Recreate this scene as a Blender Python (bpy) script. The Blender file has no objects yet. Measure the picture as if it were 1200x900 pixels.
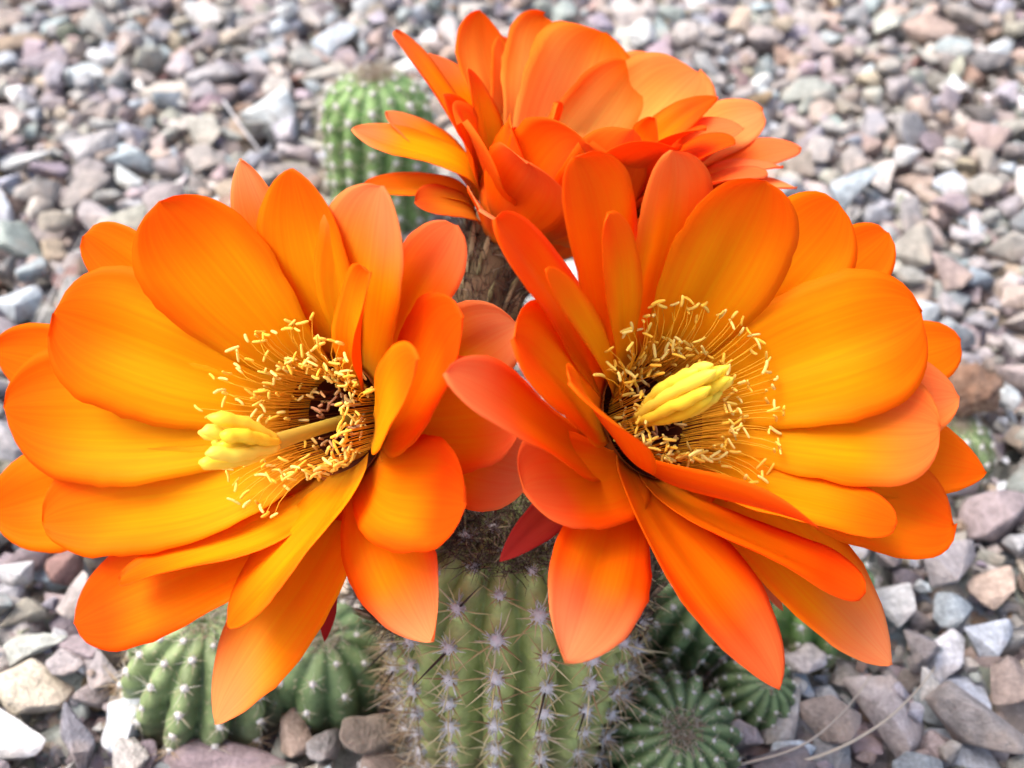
import bpy, bmesh, math, random
import numpy as np
from mathutils import Vector, Matrix, noise

random.seed(7)
rng = np.random.default_rng(7)
R_ = math.radians
scene = bpy.context.scene

# ------------------------------------------------------------------ camera
PITCH = R_(42.0)
CAM = Vector((0.0, -0.235, 0.40))
FPX = 1287.0                       # focal length in pixels of a 1200 px wide picture
cam_data = bpy.data.cameras.new("camera")
cam_data.sensor_width = 36.0
cam_data.lens = 36.0 * FPX / 1200.0
cam_data.clip_start = 0.01
cam_data.clip_end = 100.0
cam_data.dof.use_dof = True
cam_data.dof.focus_distance = 0.30
cam_data.dof.aperture_fstop = 11.5
cam = bpy.data.objects.new("camera", cam_data)
cam.location = CAM
cam.rotation_euler = (R_(90) - PITCH, 0, 0)
scene.collection.objects.link(cam)
scene.camera = cam

CX = Vector((1, 0, 0))
CU = Vector((0, math.sin(PITCH), math.cos(PITCH)))
CB = Vector((0, -math.cos(PITCH), math.sin(PITCH)))     # towards the camera

# ------------------------------------------------------------------ sky, sun, exposure
SUN_EL, SUN_AZ = R_(62), R_(-85)      # azimuth measured from +Y towards +X
world = bpy.data.worlds.new("World")
scene.world = world
world.use_nodes = True
wn = world.node_tree
sky = wn.nodes.new("ShaderNodeTexSky")
sky.sky_type = 'NISHITA'
sky.sun_disc = False
sky.sun_elevation = SUN_EL
sky.sun_rotation = SUN_AZ
sky.air_density = 1.0
sky.dust_density = 7.0
sky.ozone_density = 1.0
wn.links.new(sky.outputs[0], wn.nodes["Background"].inputs[0])
wn.nodes["Background"].inputs[1].default_value = 0.15
sd = bpy.data.lights.new("sun", 'SUN')
sd.energy = 1.25
sd.angle = R_(40)
sd.color = (1.0, 0.96, 0.90)
sun = bpy.data.objects.new("sun", sd)
sdir = Vector((math.sin(SUN_AZ) * math.cos(SUN_EL), math.cos(SUN_AZ) * math.cos(SUN_EL), math.sin(SUN_EL)))
sun.rotation_euler = sdir.to_track_quat('Z', 'Y').to_euler()
scene.collection.objects.link(sun)
scene.view_settings.view_transform = 'Standard'
scene.view_settings.look = 'None'
scene.view_settings.exposure = 1.20
scene.view_settings.gamma = 1.0
scene.view_settings.use_curve_mapping = False
scene.cycles.use_denoising = True
scene.cycles.max_bounces = 5
scene.cycles.transmission_bounces = 4
scene.cycles.caustics_reflective = False
scene.cycles.caustics_refractive = False

# ------------------------------------------------------------------ helpers
COL = scene.collection

def at(px, py, depth):
    """point in the place that lies `depth` metres ahead of the camera under a pixel of the 1200x900 photograph"""
    return CAM + depth * (CX * ((px - 600) / FPX) + CU * ((450 - py) / FPX) - CB)

def ray(px, py):
    return (CX * ((px - 600) / FPX) + CU * ((450 - py) / FPX) - CB)

def on_plane(px, py, P, n):
    d = ray(px, py)
    t = (P - CAM).dot(n) / d.dot(n)
    return CAM + d * t

def on_ground(px, py, z=0.0):
    return on_plane(px, py, Vector((0, 0, z)), Vector((0, 0, 1)))

def to_px(p):
    v = Vector(p) - CAM
    d = -v.dot(CB)
    return 600 + FPX * v.dot(CX) / d, 450 - FPX * v.dot(CU) / d, d

def mesh_obj(name, verts, faces, mats, parent=None, smooth=True, cols=None, uvs=None, midx=None):
    me = bpy.data.meshes.new(name)
    me.from_pydata([tuple(v) for v in verts], [], faces)
    for m in (mats if isinstance(mats, (list, tuple)) else [mats]):
        me.materials.append(m)
    if smooth:
        me.polygons.foreach_set("use_smooth", np.ones(len(me.polygons), dtype=bool))
    if midx is not None:
        me.polygons.foreach_set("material_index", np.asarray(midx, dtype=np.int32))
    if cols is not None:
        a = me.color_attributes.new("col", 'FLOAT_COLOR', 'POINT')
        c = np.ones((len(verts), 4), dtype=np.float32)
        c[:, :3] = np.asarray(cols)
        a.data.foreach_set("color", c.ravel())
    if uvs is not None:
        l = me.uv_layers.new(name="UVMap")
        vi = np.empty(len(me.loops), dtype=np.int32)
        me.loops.foreach_get("vertex_index", vi)
        l.data.foreach_set("uv", np.asarray(uvs, dtype=np.float32)[vi].ravel())
    me.update()
    o = bpy.data.objects.new(name, me)
    COL.objects.link(o)
    if parent is not None:
        o.parent = parent
    return o

def empty(name, loc=(0, 0, 0), parent=None):
    o = bpy.data.objects.new(name, None)
    o.empty_display_size = 0.01
    o.location = loc
    COL.objects.link(o)
    if parent is not None:
        o.parent = parent
    return o

def tag(o, label=None, cat=None, group=None, kind=None):
    if label: o["label"] = label
    if cat: o["category"] = cat
    if group: o["group"] = group
    if kind: o["kind"] = kind
    return o

def bez(p0, p1, p2, p3, t):
    s = 1 - t
    return p0 * (s ** 3) + p1 * (3 * s * s * t) + p2 * (3 * s * t * t) + p3 * (t ** 3)

def sstep(a, b, x):
    t = min(1, max(0, (x - a) / (b - a)))
    return t * t * (3 - 2 * t)

def mixc(a, b, t):
    return tuple(a[i] * (1 - t) + b[i] * t for i in range(3))

def frame(n):
    n = Vector(n).normalized()
    a = Vector((0, 0, 1)) if abs(n.z) < 0.9 else Vector((0, 1, 0))
    x = a.cross(n).normalized()
    return x, n.cross(x).normalized(), n

class Tubes:
    """collects thin tapering tubes (hairs, spines, filaments) into one vertex list"""
    def __init__(s):
        s.v, s.f, s.c, s.m = [], [], [], []
    def add(s, pts, radii, sides=3, col=(1, 1, 1), mat=0, cap=False):
        b0 = len(s.v)
        n = len(pts)
        for i, p in enumerate(pts):
            t = (pts[min(i + 1, n - 1)] - pts[max(i - 1, 0)])
            if t.length < 1e-9: t = Vector((0, 0, 1))
            x, y, _ = frame(t)
            for k in range(sides):
                a = 2 * math.pi * k / sides
                s.v.append(p + (x * math.cos(a) + y * math.sin(a)) * radii[i])
                s.c.append(col)
        for i in range(n - 1):
            for k in range(sides):
                a = b0 + i * sides + k
                b = b0 + i * sides + (k + 1) % sides
                s.f.append((a, b, b + sides, a + sides)); s.m.append(mat)
        if cap:
            s.f.append(tuple(b0 + (n - 1) * sides + k for k in range(sides))); s.m.append(mat)
            s.f.append(tuple(b0 + k for k in reversed(range(sides)))); s.m.append(mat)
    def build(s, name, mats, parent=None):
        return mesh_obj(name, s.v, s.f, mats, parent, cols=s.c, midx=s.m)

# ------------------------------------------------------------------ materials
def new_mat(name):
    m = bpy.data.materials.new(name)
    m.use_nodes = True
    nt = m.node_tree
    b = nt.nodes["Principled BSDF"]
    return m, nt, b

def N(nt, t, **kw):
    n = nt.nodes.new(t)
    for k, v in kw.items():
        if k in n.inputs: n.inputs[k].default_value = v
        else: setattr(n, k, v)
    return n

def attr_col(nt):
    return N(nt, "ShaderNodeAttribute", attribute_name="col").outputs["Color"]

def mat_attr(name, rough=0.7, spec=0.2, transl=0.0):
    m, nt, b = new_mat(name)
    c = attr_col(nt)
    nt.links.new(c, b.inputs["Base Color"])
    b.inputs["Roughness"].default_value = rough
    b.inputs["Specular IOR Level"].default_value = spec
    if transl > 0:
        tr = N(nt, "ShaderNodeBsdfTranslucent")
        nt.links.new(c, tr.inputs["Color"])
        mx = N(nt, "ShaderNodeMixShader"); mx.inputs[0].default_value = transl
        nt.links.new(b.outputs[0], mx.inputs[1]); nt.links.new(tr.outputs[0], mx.inputs[2])
        nt.links.new(mx.outputs[0], nt.nodes["Material Output"].inputs[0])
    return m

def mat_petal():
    m, nt, b = new_mat("petal_tissue")
    c = attr_col(nt)
    uv = N(nt, "ShaderNodeTexCoord").outputs["UV"]
    mp = N(nt, "ShaderNodeMapping"); mp.inputs["Scale"].default_value = (26, 1.3, 1)
    nt.links.new(uv, mp.inputs[0])
    nz = N(nt, "ShaderNodeTexNoise", Scale=1.0, Detail=4.0, Roughness=0.6)
    nt.links.new(mp.outputs[0], nz.inputs["Vector"])
    # long veins: a little more or less yellow
    hs = N(nt, "ShaderNodeMix", data_type='RGBA', blend_type='MULTIPLY')
    rmp = N(nt, "ShaderNodeMapRange"); rmp.inputs[1].default_value = 0.3; rmp.inputs[2].default_value = 0.7
    rmp.inputs[3].default_value = 0.84; rmp.inputs[4].default_value = 1.12
    nt.links.new(nz.outputs[0], rmp.inputs[0])
    cmb = N(nt, "ShaderNodeCombineColor"); cmb.inputs[0].default_value = 1.0
    nt.links.new(rmp.outputs[0], cmb.inputs[1]); nt.links.new(rmp.outputs[0], cmb.inputs[2])
    hs.inputs[0].default_value = 1.0
    nt.links.new(c, hs.inputs[6]); nt.links.new(cmb.outputs[0], hs.inputs[7])
    col = hs.outputs[2]
    nt.links.new(col, b.inputs["Base Color"])
    b.inputs["Roughness"].default_value = 0.55
    b.inputs["Specular IOR Level"].default_value = 0.05
    bp = N(nt, "ShaderNodeBump"); bp.inputs["Strength"].default_value = 0.16; bp.inputs["Distance"].default_value = 0.0006
    nt.links.new(nz.outputs[0], bp.inputs["Height"]); nt.links.new(bp.outputs[0], b.inputs["Normal"])
    tr = N(nt, "ShaderNodeBsdfTranslucent")
    nt.links.new(col, tr.inputs["Color"])
    mx = N(nt, "ShaderNodeMixShader"); mx.inputs[0].default_value = 0.50
    nt.links.new(b.outputs[0], mx.inputs[1]); nt.links.new(tr.outputs[0], mx.inputs[2])
    nt.links.new(mx.outputs[0], nt.nodes["Material Output"].inputs[0])
    return m

def mat_stone():
    m, nt, b = new_mat("crushed_stone")
    c = attr_col(nt)
    tc = N(nt, "ShaderNodeTexCoord").outputs["Object"]
    n1 = N(nt, "ShaderNodeTexNoise", Scale=160.0, Detail=5.0, Roughness=0.65)
    n2 = N(nt, "ShaderNodeTexNoise", Scale=700.0, Detail=3.0, Roughness=0.7)
    n3 = N(nt, "ShaderNodeTexNoise", Scale=60.0, Detail=2.0)
    for n in (n1, n2, n3): nt.links.new(tc, n.inputs["Vector"])
    r1 = N(nt, "ShaderNodeMapRange"); r1.inputs[1].default_value = 0.3; r1.inputs[2].default_value = 0.7
    r1.inputs[3].default_value = 0.62; r1.inputs[4].default_value = 1.30
    nt.links.new(n1.outputs[0], r1.inputs[0])
    r2 = N(nt, "ShaderNodeMapRange"); r2.inputs[1].default_value = 0.35; r2.inputs[2].default_value = 0.65
    r2.inputs[3].default_value = 0.85; r2.inputs[4].default_value = 1.14
    nt.links.new(n2.outputs[0], r2.inputs[0])
    mu = N(nt, "ShaderNodeMath", operation='MULTIPLY')
    nt.links.new(r1.outputs[0], mu.inputs[0]); nt.links.new(r2.outputs[0], mu.inputs[1])
    sc = N(nt, "ShaderNodeVectorMath", operation='SCALE')
    nt.links.new(c, sc.inputs[0]); nt.links.new(mu.outputs[0], sc.inputs["Scale"])
    # dusty ochre film in patches
    r3 = N(nt, "ShaderNodeMapRange"); r3.inputs[1].default_value = 0.52; r3.inputs[2].default_value = 0.72
    r3.inputs[3].default_value = 0.0; r3.inputs[4].default_value = 0.45
    nt.links.new(n3.outputs[0], r3.inputs[0])
    mx = N(nt, "ShaderNodeMix", data_type='RGBA')
    nt.links.new(r3.outputs[0], mx.inputs[0]); nt.links.new(sc.outputs[0], mx.inputs[6])
    mx.inputs[7].default_value = (0.40, 0.31, 0.25, 1)
    nt.links.new(mx.outputs[2], b.inputs["Base Color"])
    b.inputs["Roughness"].default_value = 0.72
    b.inputs["Specular IOR Level"].default_value = 0.3
    ad = N(nt, "ShaderNodeMath", operation='MULTIPLY_ADD'); ad.inputs[1].default_value = 0.35
    nt.links.new(n2.outputs[0], ad.inputs[0]); nt.links.new(n1.outputs[0], ad.inputs[2])
    bp = N(nt, "ShaderNodeBump"); bp.inputs["Strength"].default_value = 0.75; bp.inputs["Distance"].default_value = 0.0028
    nt.links.new(ad.outputs[0], bp.inputs["Height"]); nt.links.new(bp.outputs[0], b.inputs["Normal"])
    return m

def mat_soil():
    m, nt, b = new_mat("grit_ground")
    tc = N(nt, "ShaderNodeTexCoord").outputs["Object"]
    v = N(nt, "ShaderNodeTexVoronoi", Scale=55.0)
    nt.links.new(tc, v.inputs["Vector"])
    nz = N(nt, "ShaderNodeTexNoise", Scale=220.0, Detail=5.0); nt.links.new(tc, nz.inputs["Vector"])
    mx = N(nt, "ShaderNodeMix", data_type='RGBA'); mx.inputs[0].default_value = 0.35
    mx.inputs[6].default_value = (0.17, 0.135, 0.115, 1)
    nt.links.new(v.outputs["Color"], mx.inputs[7])
    hs = N(nt, "ShaderNodeHueSaturation"); hs.inputs["Saturation"].default_value = 0.25
    nt.links.new(mx.outputs[2], hs.inputs["Color"])
    nt.links.new(hs.outputs[0], b.inputs["Base Color"])
    b.inputs["Roughness"].default_value = 0.9
    bp = N(nt, "ShaderNodeBump"); bp.inputs["Strength"].default_value = 0.8; bp.inputs["Distance"].default_value = 0.006
    nt.links.new(nz.outputs[0], bp.inputs["Height"]); nt.links.new(bp.outputs[0], b.inputs["Normal"])
    return m

def mat_skin():
    m, nt, b = new_mat("cactus_skin")
    c = attr_col(nt)
    tc = N(nt, "ShaderNodeTexCoord").outputs["Object"]
    nz = N(nt, "ShaderNodeTexNoise", Scale=120.0, Detail=5.0, Roughness=0.65); nt.links.new(tc, nz.inputs["Vector"])
    r = N(nt, "ShaderNodeMapRange"); r.inputs[1].default_value = 0.3; r.inputs[2].default_value = 0.7
    r.inputs[3].default_value = 0.66; r.inputs[4].default_value = 1.32
    nt.links.new(nz.outputs[0], r.inputs[0])
    sc = N(nt, "ShaderNodeVectorMath", operation='SCALE')
    nt.links.new(c, sc.inputs[0]); nt.links.new(r.outputs[0], sc.inputs["Scale"])
    # dry corky specks
    n2 = N(nt, "ShaderNodeTexNoise", Scale=420.0, Detail=3.0); nt.links.new(tc, n2.inputs["Vector"])
    r2 = N(nt, "ShaderNodeMapRange"); r2.inputs[1].default_value = 0.62; r2.inputs[2].default_value = 0.72
    r2.inputs[4].default_value = 0.6
    nt.links.new(n2.outputs[0], r2.inputs[0])
    mx = N(nt, "ShaderNodeMix", data_type='RGBA')
    nt.links.new(r2.outputs[0], mx.inputs[0]); nt.links.new(sc.outputs[0], mx.inputs[6])
    mx.inputs[7].default_value = (0.42, 0.38, 0.26, 1)
    nt.links.new(mx.outputs[2], b.inputs["Base Color"])
    b.inputs["Roughness"].default_value = 0.5
    b.inputs["Specular IOR Level"].default_value = 0.3
    bp = N(nt, "ShaderNodeBump"); bp.inputs["Strength"].default_value = 0.35; bp.inputs["Distance"].default_value = 0.001
    nt.links.new(n2.outputs[0], bp.inputs["Height"]); nt.links.new(bp.outputs[0], b.inputs["Normal"])
    return m

M_PETAL = mat_petal()
M_STONE = mat_stone()
M_SOIL = mat_soil()
M_SKIN = mat_skin()
M_HAIR = mat_attr("dry_hair", 0.75, 0.15, 0.25)
M_WOOL = mat_attr("areole_wool", 0.85, 0.1, 0.3)
M_SPINE = mat_attr("spine_horn", 0.5, 0.3, 0.2)
M_STAMEN = mat_attr("stamen_tissue", 0.6, 0.15, 0.3)
M_STIGMA = mat_attr("stigma_tissue", 0.45, 0.25, 0.25)
M_TUBE = mat_attr("floral_tube_skin", 0.7, 0.2, 0.0)
M_STRAW = mat_attr("dry_straw", 0.7, 0.2, 0.1)

# ================================================================== GROUND AND GRAVEL
ground = mesh_obj("ground", [(-8, -8, 0), (8, -8, 0), (8, 8, 0), (-8, 8, 0)], [(0, 1, 2, 3)], M_SOIL, smooth=False)
tag(ground, "bed of mixed grey, tan and bluish crushed gravel", kind="structure")

# where the cacti stand: (x, y, radius)
STANDS = [(0.0, 0.0, 0.046), (-0.121, 0.014, 0.034), (-0.074, 0.018, 0.024), (-0.078, 0.335, 0.032),
          (0.058, -0.0115, 0.024), (0.066, 0.038, 0.022), (0.092, 0.010, 0.016), (0.219, 0.146, 0.023), (0.130, 0.046, 0.024)]

def rock_shape(seed, fine, plain=False):
    r = random.Random(seed)
    bm = bmesh.new()
    for i in range(r.randint(9, 14)):
        v = Vector((r.gauss(0, 1), r.gauss(0, 1), r.gauss(0, 1))).normalized()
        k = r.uniform(0.82, 1.12)
        # push towards a blocky solid
        e = max(abs(v.x), abs(v.y), abs(v.z))
        v = v * k * (1 + 0.25 * (1 / e - 1) * r.random())
        bm.verts.new(v)
    res = bmesh.ops.convex_hull(bm, input=bm.verts)
    junk = [g for g in res["geom_interior"] + res["geom_unused"] if isinstance(g, bmesh.types.BMVert)]
    if junk: bmesh.ops.delete(bm, geom=list(set(junk)), context='VERTS')
    bmesh.ops.dissolve_limit(bm, angle_limit=R_(14), verts=bm.verts, edges=bm.edges)
    if not plain: bmesh.ops.bevel(bm, geom=list(bm.edges), offset=0.075, segments=2 if fine else 1, profile=0.5, affect='EDGES', clamp_overlap=True)
    if fine:
        bmesh.ops.triangulate(bm, faces=bm.faces)
        bmesh.ops.subdivide_edges(bm, edges=[e for e in bm.edges if e.calc_length() > 0.45], cuts=1, use_grid_fill=True)
        bmesh.ops.triangulate(bm, faces=bm.faces)
        for v in bm.verts:
            v.co += v.co.normalized() * 0.10 * noise.noise(v.co * 1.9 + Vector((seed, 0, 0))) + v.co.normalized() * 0.05 * noise.noise(v.co * 4.5 + Vector((0, seed, 0)))
    bmesh.ops.triangulate(bm, faces=bm.faces)
    bm.verts.ensure_lookup_table()
    V = np.array([v.co[:] for v in bm.verts])
    F = [[v.index for v in f.verts] for f in bm.faces]
    bm.free()
    V -= (V.max(0) + V.min(0)) / 2
    V /= (V.max(0) - V.min(0)) / 2
    return V, np.array(F)

SHAPES = [rock_shape(i, False) for i in range(26)]
FINE = [rock_shape(100 + i, True) for i in range(20)]

GRIT = [rock_shape(300 + i, False, True) for i in range(8)]
PALETTE = [((.33, .305, .295), 6), ((.29, .315, .34), 4.4), ((.38, .36, .345), 4.6), ((.52, .525, .53), 1.1), ((.34, .28, .235), 3.0),
           ((.30, .26, .26), 4.6), ((.22, .15, .115), 1.3), ((.28, .295, .275), 2), ((.13, .125, .135), 0.9), ((.36, .29, .25), 2.4),
           ((.32, .30, .33), 3.0), ((.22, .21, .21), 1.6), ((.38, .42, .46), 2.2)]
PW = np.array([p[1] for p in PALETTE]); PW = PW / PW.sum()
def stone_col():
    c = np.array(PALETTE[rng.choice(len(PALETTE), p=PW)][0])
    return np.clip(c * 1.05 * rng.uniform(0.78, 1.22) + rng.normal(0, 0.012, 3), 0.03, 0.8)

GX0, GX1, GY0, GY1, GS = -1.02, 1.02, -0.22, 1.05, 0.003
NX, NY = int((GX1 - GX0) / GS), int((GY1 - GY0) / GS)
HF = np.zeros((NX, NY))

def drop(x, y, a, b, c, yaw, commit):
    r = max(a, b)
    i0, i1 = int((x - r - GX0) / GS), int((x + r - GX0) / GS) + 1
    j0, j1 = int((y - r - GY0) / GS), int((y + r - GY0) / GS) + 1
    i0, j0, i1, j1 = max(i0, 0), max(j0, 0), min(i1, NX), min(j1, NY)
    if i1 - i0 < 2 or j1 - j0 < 2: return None
    gx = GX0 + (np.arange(i0, i1) + .5) * GS - x
    gy = GY0 + (np.arange(j0, j1) + .5) * GS - y
    X, Y = np.meshgrid(gx, gy, indexing='ij')
    cs, sn = math.cos(yaw), math.sin(yaw)
    u = (X * cs + Y * sn) / a; v = (-X * sn + Y * cs) / b
    rho = u * u + v * v
    ins = rho < 0.72
    if not ins.any(): return None
    cap = np.sqrt(np.clip(1 - rho, 0, 1)) * c
    sub = HF[i0:i1, j0:j1]
    zc = (sub + cap)[ins].max() - 0.34 * c
    zc = max(zc, 0.45 * c)
    if commit:
        m = rho < 0.95
        sub[m] = np.maximum(sub[m], (zc + cap * 0.9)[m])
    return zc

def half_w(y): return 0.34 + 0.50 * max(0, y + 0.1)

def blocked(x, y, r):
    for (sx, sy, sr) in STANDS:
        if (x - sx) ** 2 + (y - sy) ** 2 < (sr + 0.22 * r) ** 2: return True
    return False

stones = []      # x, y, z, a, b, c, yaw, tilt
def rnd_stone():
    d = min(0.031, max(0.007, rng.lognormal(math.log(0.0137), 0.42)))
    a = d / 2 * rng.uniform(0.95, 1.35); b = d / 2 * rng.uniform(0.65, 1.0); c = d / 2 * rng.uniform(0.42, 0.85)
    return a, b, c, rng.uniform(0, math.pi)

def rain(n, special=()):
    for _ in range(n):
        a, b, c, yaw = rnd_stone()
        best = None
        for k in range(5):
            y = rng.uniform(-0.16, 0.98)
            w = half_w(y)
            if rng.random() > w / 0.88: y = rng.uniform(0.2, 0.98); w = half_w(y)
            x = rng.uniform(-w, w)
            if blocked(x, y, max(a, b)): continue
            if any((x - s[0]) ** 2 + (y - s[1]) ** 2 < (s[2] + 0.5 * max(a, b)) ** 2 for s in special): continue
            z = drop(x, y, a, b, c, yaw, False)
            if z is not None and (best is None or z < best[0]): best = (z, x, y)
        if best is None or best[0] > 0.028: continue
        z, x, y = best
        drop(x, y, a, b, c, yaw, True)
        stones.append((x, y, z, a, b, c, yaw, rng.normal(0, 0.22), rng.normal(0, 0.22)))

def rot(yaw, tx, ty):
    return np.array(Matrix.Rotation(yaw, 3, 'Z') @ Matrix.Rotation(tx, 3, 'X') @ Matrix.Rotation(ty, 3, 'Y'))

def rock_object(name, st, col, parent, fine=True, jit=0.0):
    V, F = FINE[rng.integers(len(FINE))] if fine else SHAPES[rng.integers(len(SHAPES))]
    W = (V * np.array(st[3:6])) @ rot(*st[6:9]).T
    cols = np.tile(np.asarray(col), (len(W), 1))
    o = mesh_obj(name, W, F.tolist(), M_STONE, parent, smooth=True, cols=cols)
    o.data.set_sharp_from_angle(angle=R_(38))
    o.location = st[:3]
    return o

# stones that stand out, each a thing: (px, py, long px, short px, yaw in the picture, height share, colour, label)
SPECIAL = [
    (20, 106, 40, 24, -55, .6, (.80, .80, .80), "bright white chip of stone beside the pale blue wedge-shaped stone"),
    (108, 88, 62, 40, 10, .7, (.47, .53, .56), "pale blue wedge-shaped stone beside the bright white chip"),
    (152, 152, 46, 38, 5, .7, (.40, .42, .50), "blocky lavender grey stone below the pale blue wedge"),
    (316, 136, 84, 62, -10, .75, (.50, .54, .55), "large craggy bluish white stone with dark pits, in front of the columnar cactus"),
    (150, 208, 34, 62, 12, .6, (.45, .49, .50), "upright pale grey-green splinter of stone"),
    (86, 6, 58, 40, 0, .7, (.26, .23, .28), "large dull purple stone"),
    (66, 30, 32, 36, 0, .7, (.36, .44, .45), "pointed teal grey stone beside the dull purple one"),
    (195, 104, 74, 30, -6, .5, (.45, .42, .38), "long layered beige stone"),
    (30, 186, 66, 30, 4, .6, (.52, .54, .54), "long pale grey flat stone under the bright white chip"),
    (36, 806, 88, 62, -8, .75, (.52, .47, .38), "big knobbly cream stone among the gravel"),
    (16, 866, 88, 60, -12, .55, (.62, .63, .64), "smooth white slab of stone below the knobbly cream stone"),
    (88, 860, 46, 84, 8, .8, (.17, .17, .20), "dark slate blade of stone next to the white slab"),
    (142, 842, 70, 62, -30, .65, (.56, .62, .68), "rough pale blue stone against the low ribbed cactus"),
    (262, 890, 150, 52, 0, .5, (.24, .19, .21), "wide dull mauve rock at the foot of the low ribbed cactus"),
    (40, 760, 74, 44, 0, .8, (.38, .40, .37), "grey-green crystalline stone above the knobbly cream stone"),
    (1052, 706, 50, 52, 20, .75, (.50, .50, .50), "rounded light grey stone beside the tan-pink stone"),
    (1166, 686, 64, 44, 25, .65, (.46, .36, .30), "tan-pink oval stone beside the blue-grey one"),
    (1120, 716, 50, 44, 0, .7, (.33, .38, .42), "blue-grey stone between the light grey and tan-pink ones"),
    (916, 828, 46, 84, -22, .6, (.44, .42, .40), "tall light grey stone beside the tiny cactus offset"),
    (932, 884, 60, 36, 10, .6, (.47, .54, .60), "pale blue stone at the foot of the tall light grey one"),
    (502, 44, 26, 26, 0, .7, (.74, .77, .80), "small square white stone behind the side-on flower"),
    (1124, 98, 26, 28, 0, .7, (.70, .77, .80), "small cube-like icy white stone"),
    (1112, 214, 44, 34, -10, .6, (.43, .48, .55), "flat pale blue stone lying in the open gravel"),
]
spec_xy = []
rain(5000)
for (px, py, lw, sw, yaw, hs, col, lab) in SPECIAL:
    p = on_ground(px, py, 0.020)
    d = to_px(p)[2]
    a = lw / 2 * d / FPX
    b = sw / 2 * d / FPX * 1.12
    spec_xy.append((p.x, p.y, max(a, b) * 0.72))
special_st = []
for (s, (px, py, lw, sw, yaw, hs, col, lab)) in zip(spec_xy, SPECIAL):
    p = on_ground(px, py, 0.020)
    d = to_px(p)[2]
    a = lw / 2 * d / FPX; b = sw / 2 * d / FPX * 1.12; c = min(a, b) * hs
    # sink the stone into the bed: it lies with its top a little above its neighbours
    z = 0.017 + 0.25 * c
    drop(p.x, p.y, a, b, c, R_(yaw), False)
    special_st.append((p.x, p.y, z, a, b, c, R_(yaw), 0.12, -0.08))
# clear what would poke through them
stones = [s for s in stones if not any((s[0] - q[0]) ** 2 + (s[1] - q[1]) ** 2 < (q[2] + 0.3 * s[3]) ** 2 and s[2] + s[5] > 0.012 for q in spec_xy)]
HF[:] = 0
for s in stones:
    sub_z = s[2]
    r = max(s[3], s[4])
    i0, i1 = max(0, int((s[0] - r - GX0) / GS)), min(NX, int((s[0] + r - GX0) / GS) + 1)
    j0, j1 = max(0, int((s[1] - r - GY0) / GS)), min(NY, int((s[1] + r - GY0) / GS) + 1)
    HF[i0:i1, j0:j1] = np.maximum(HF[i0:i1, j0:j1], sub_z + 0.45 * s[5])
for s, q in zip(special_st, SPECIAL):
    tag(rock_object("gravel_stone", s, q[6], None), q[7], "stone")
rain(8600, spec_xy)
n_stones = len(stones)
# grit that settles in the gaps
for _ in range(7000):
    d = rng.uniform(0.003, 0.0075)
    a, b, c, yaw = d * .6, d * .45, d * .36, rng.uniform(0, 3.14)
    best = None
    for k in range(6):
        y = rng.uniform(-0.12, 0.85); w = half_w(y) * .85
        x = rng.uniform(-w, w)
        if blocked(x, y, a): continue
        z = HF[int((x - GX0) / GS), int((y - GY0) / GS)]
        if best is None or z < best[0]: best = (z, x, y)
    if best is None: continue
    z, x, y = best
    stones.append((x, y, z + c * .5, a, b, c, yaw, rng.normal(0, .5), rng.normal(0, .5)))

# the stones that show largest become pieces of the ground, the rest one mass
def hidden(px, py):
    return (((px - 300) / 290) ** 2 + ((py - 500) / 280) ** 2 < 1 or ((px - 840) / 290) ** 2 + ((py - 490) / 270) ** 2 < 1
            or ((px - 680) / 220) ** 2 + ((py - 150) / 110) ** 2 < 1 or (440 < px < 800 and py > 400) or not (-10 < px < 1210 and -10 < py < 910))
rank = []
for i, s in enumerate(stones):
    px, py, d = to_px(s[:3])
    if i >= n_stones or hidden(px, py) or s[2] + 0.5 * s[5] < 0.012: continue
    # covered from above by a later stone?
    gi, gj = int((s[0] - GX0) / GS), int((s[1] - GY0) / GS)
    rank.append(((s[3] + s[4]) / d, i))
rank.sort(reverse=True)
big = set(i for _, i in rank[:300])
mv, mf, mc, nb = [], [], [], 0
for i, s in enumerate(stones):
    col = stone_col()
    if i in big:
        rock_object("stone", s, col, ground)
        continue
    V, F = (GRIT if i >= n_stones else SHAPES)[rng.integers(8 if i >= n_stones else len(SHAPES))]
    W = (V * np.array(s[3:6])) @ rot(*s[6:9]).T + np.array(s[:3])
    mv.append(W); mf.append(F + nb); mc.append(np.tile(col, (len(W), 1))); nb += len(W)
mv = np.concatenate(mv); mf = np.concatenate(mf); mc = np.concatenate(mc)
gravel = mesh_obj("gravel", mv.tolist(), mf.tolist(), M_STONE, None, smooth=True, cols=mc)
gravel.data.set_sharp_from_angle(angle=R_(38))
tag(gravel, "loose mixed grey, tan and bluish crushed gravel around the cacti", "gravel", kind="stuff")

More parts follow.
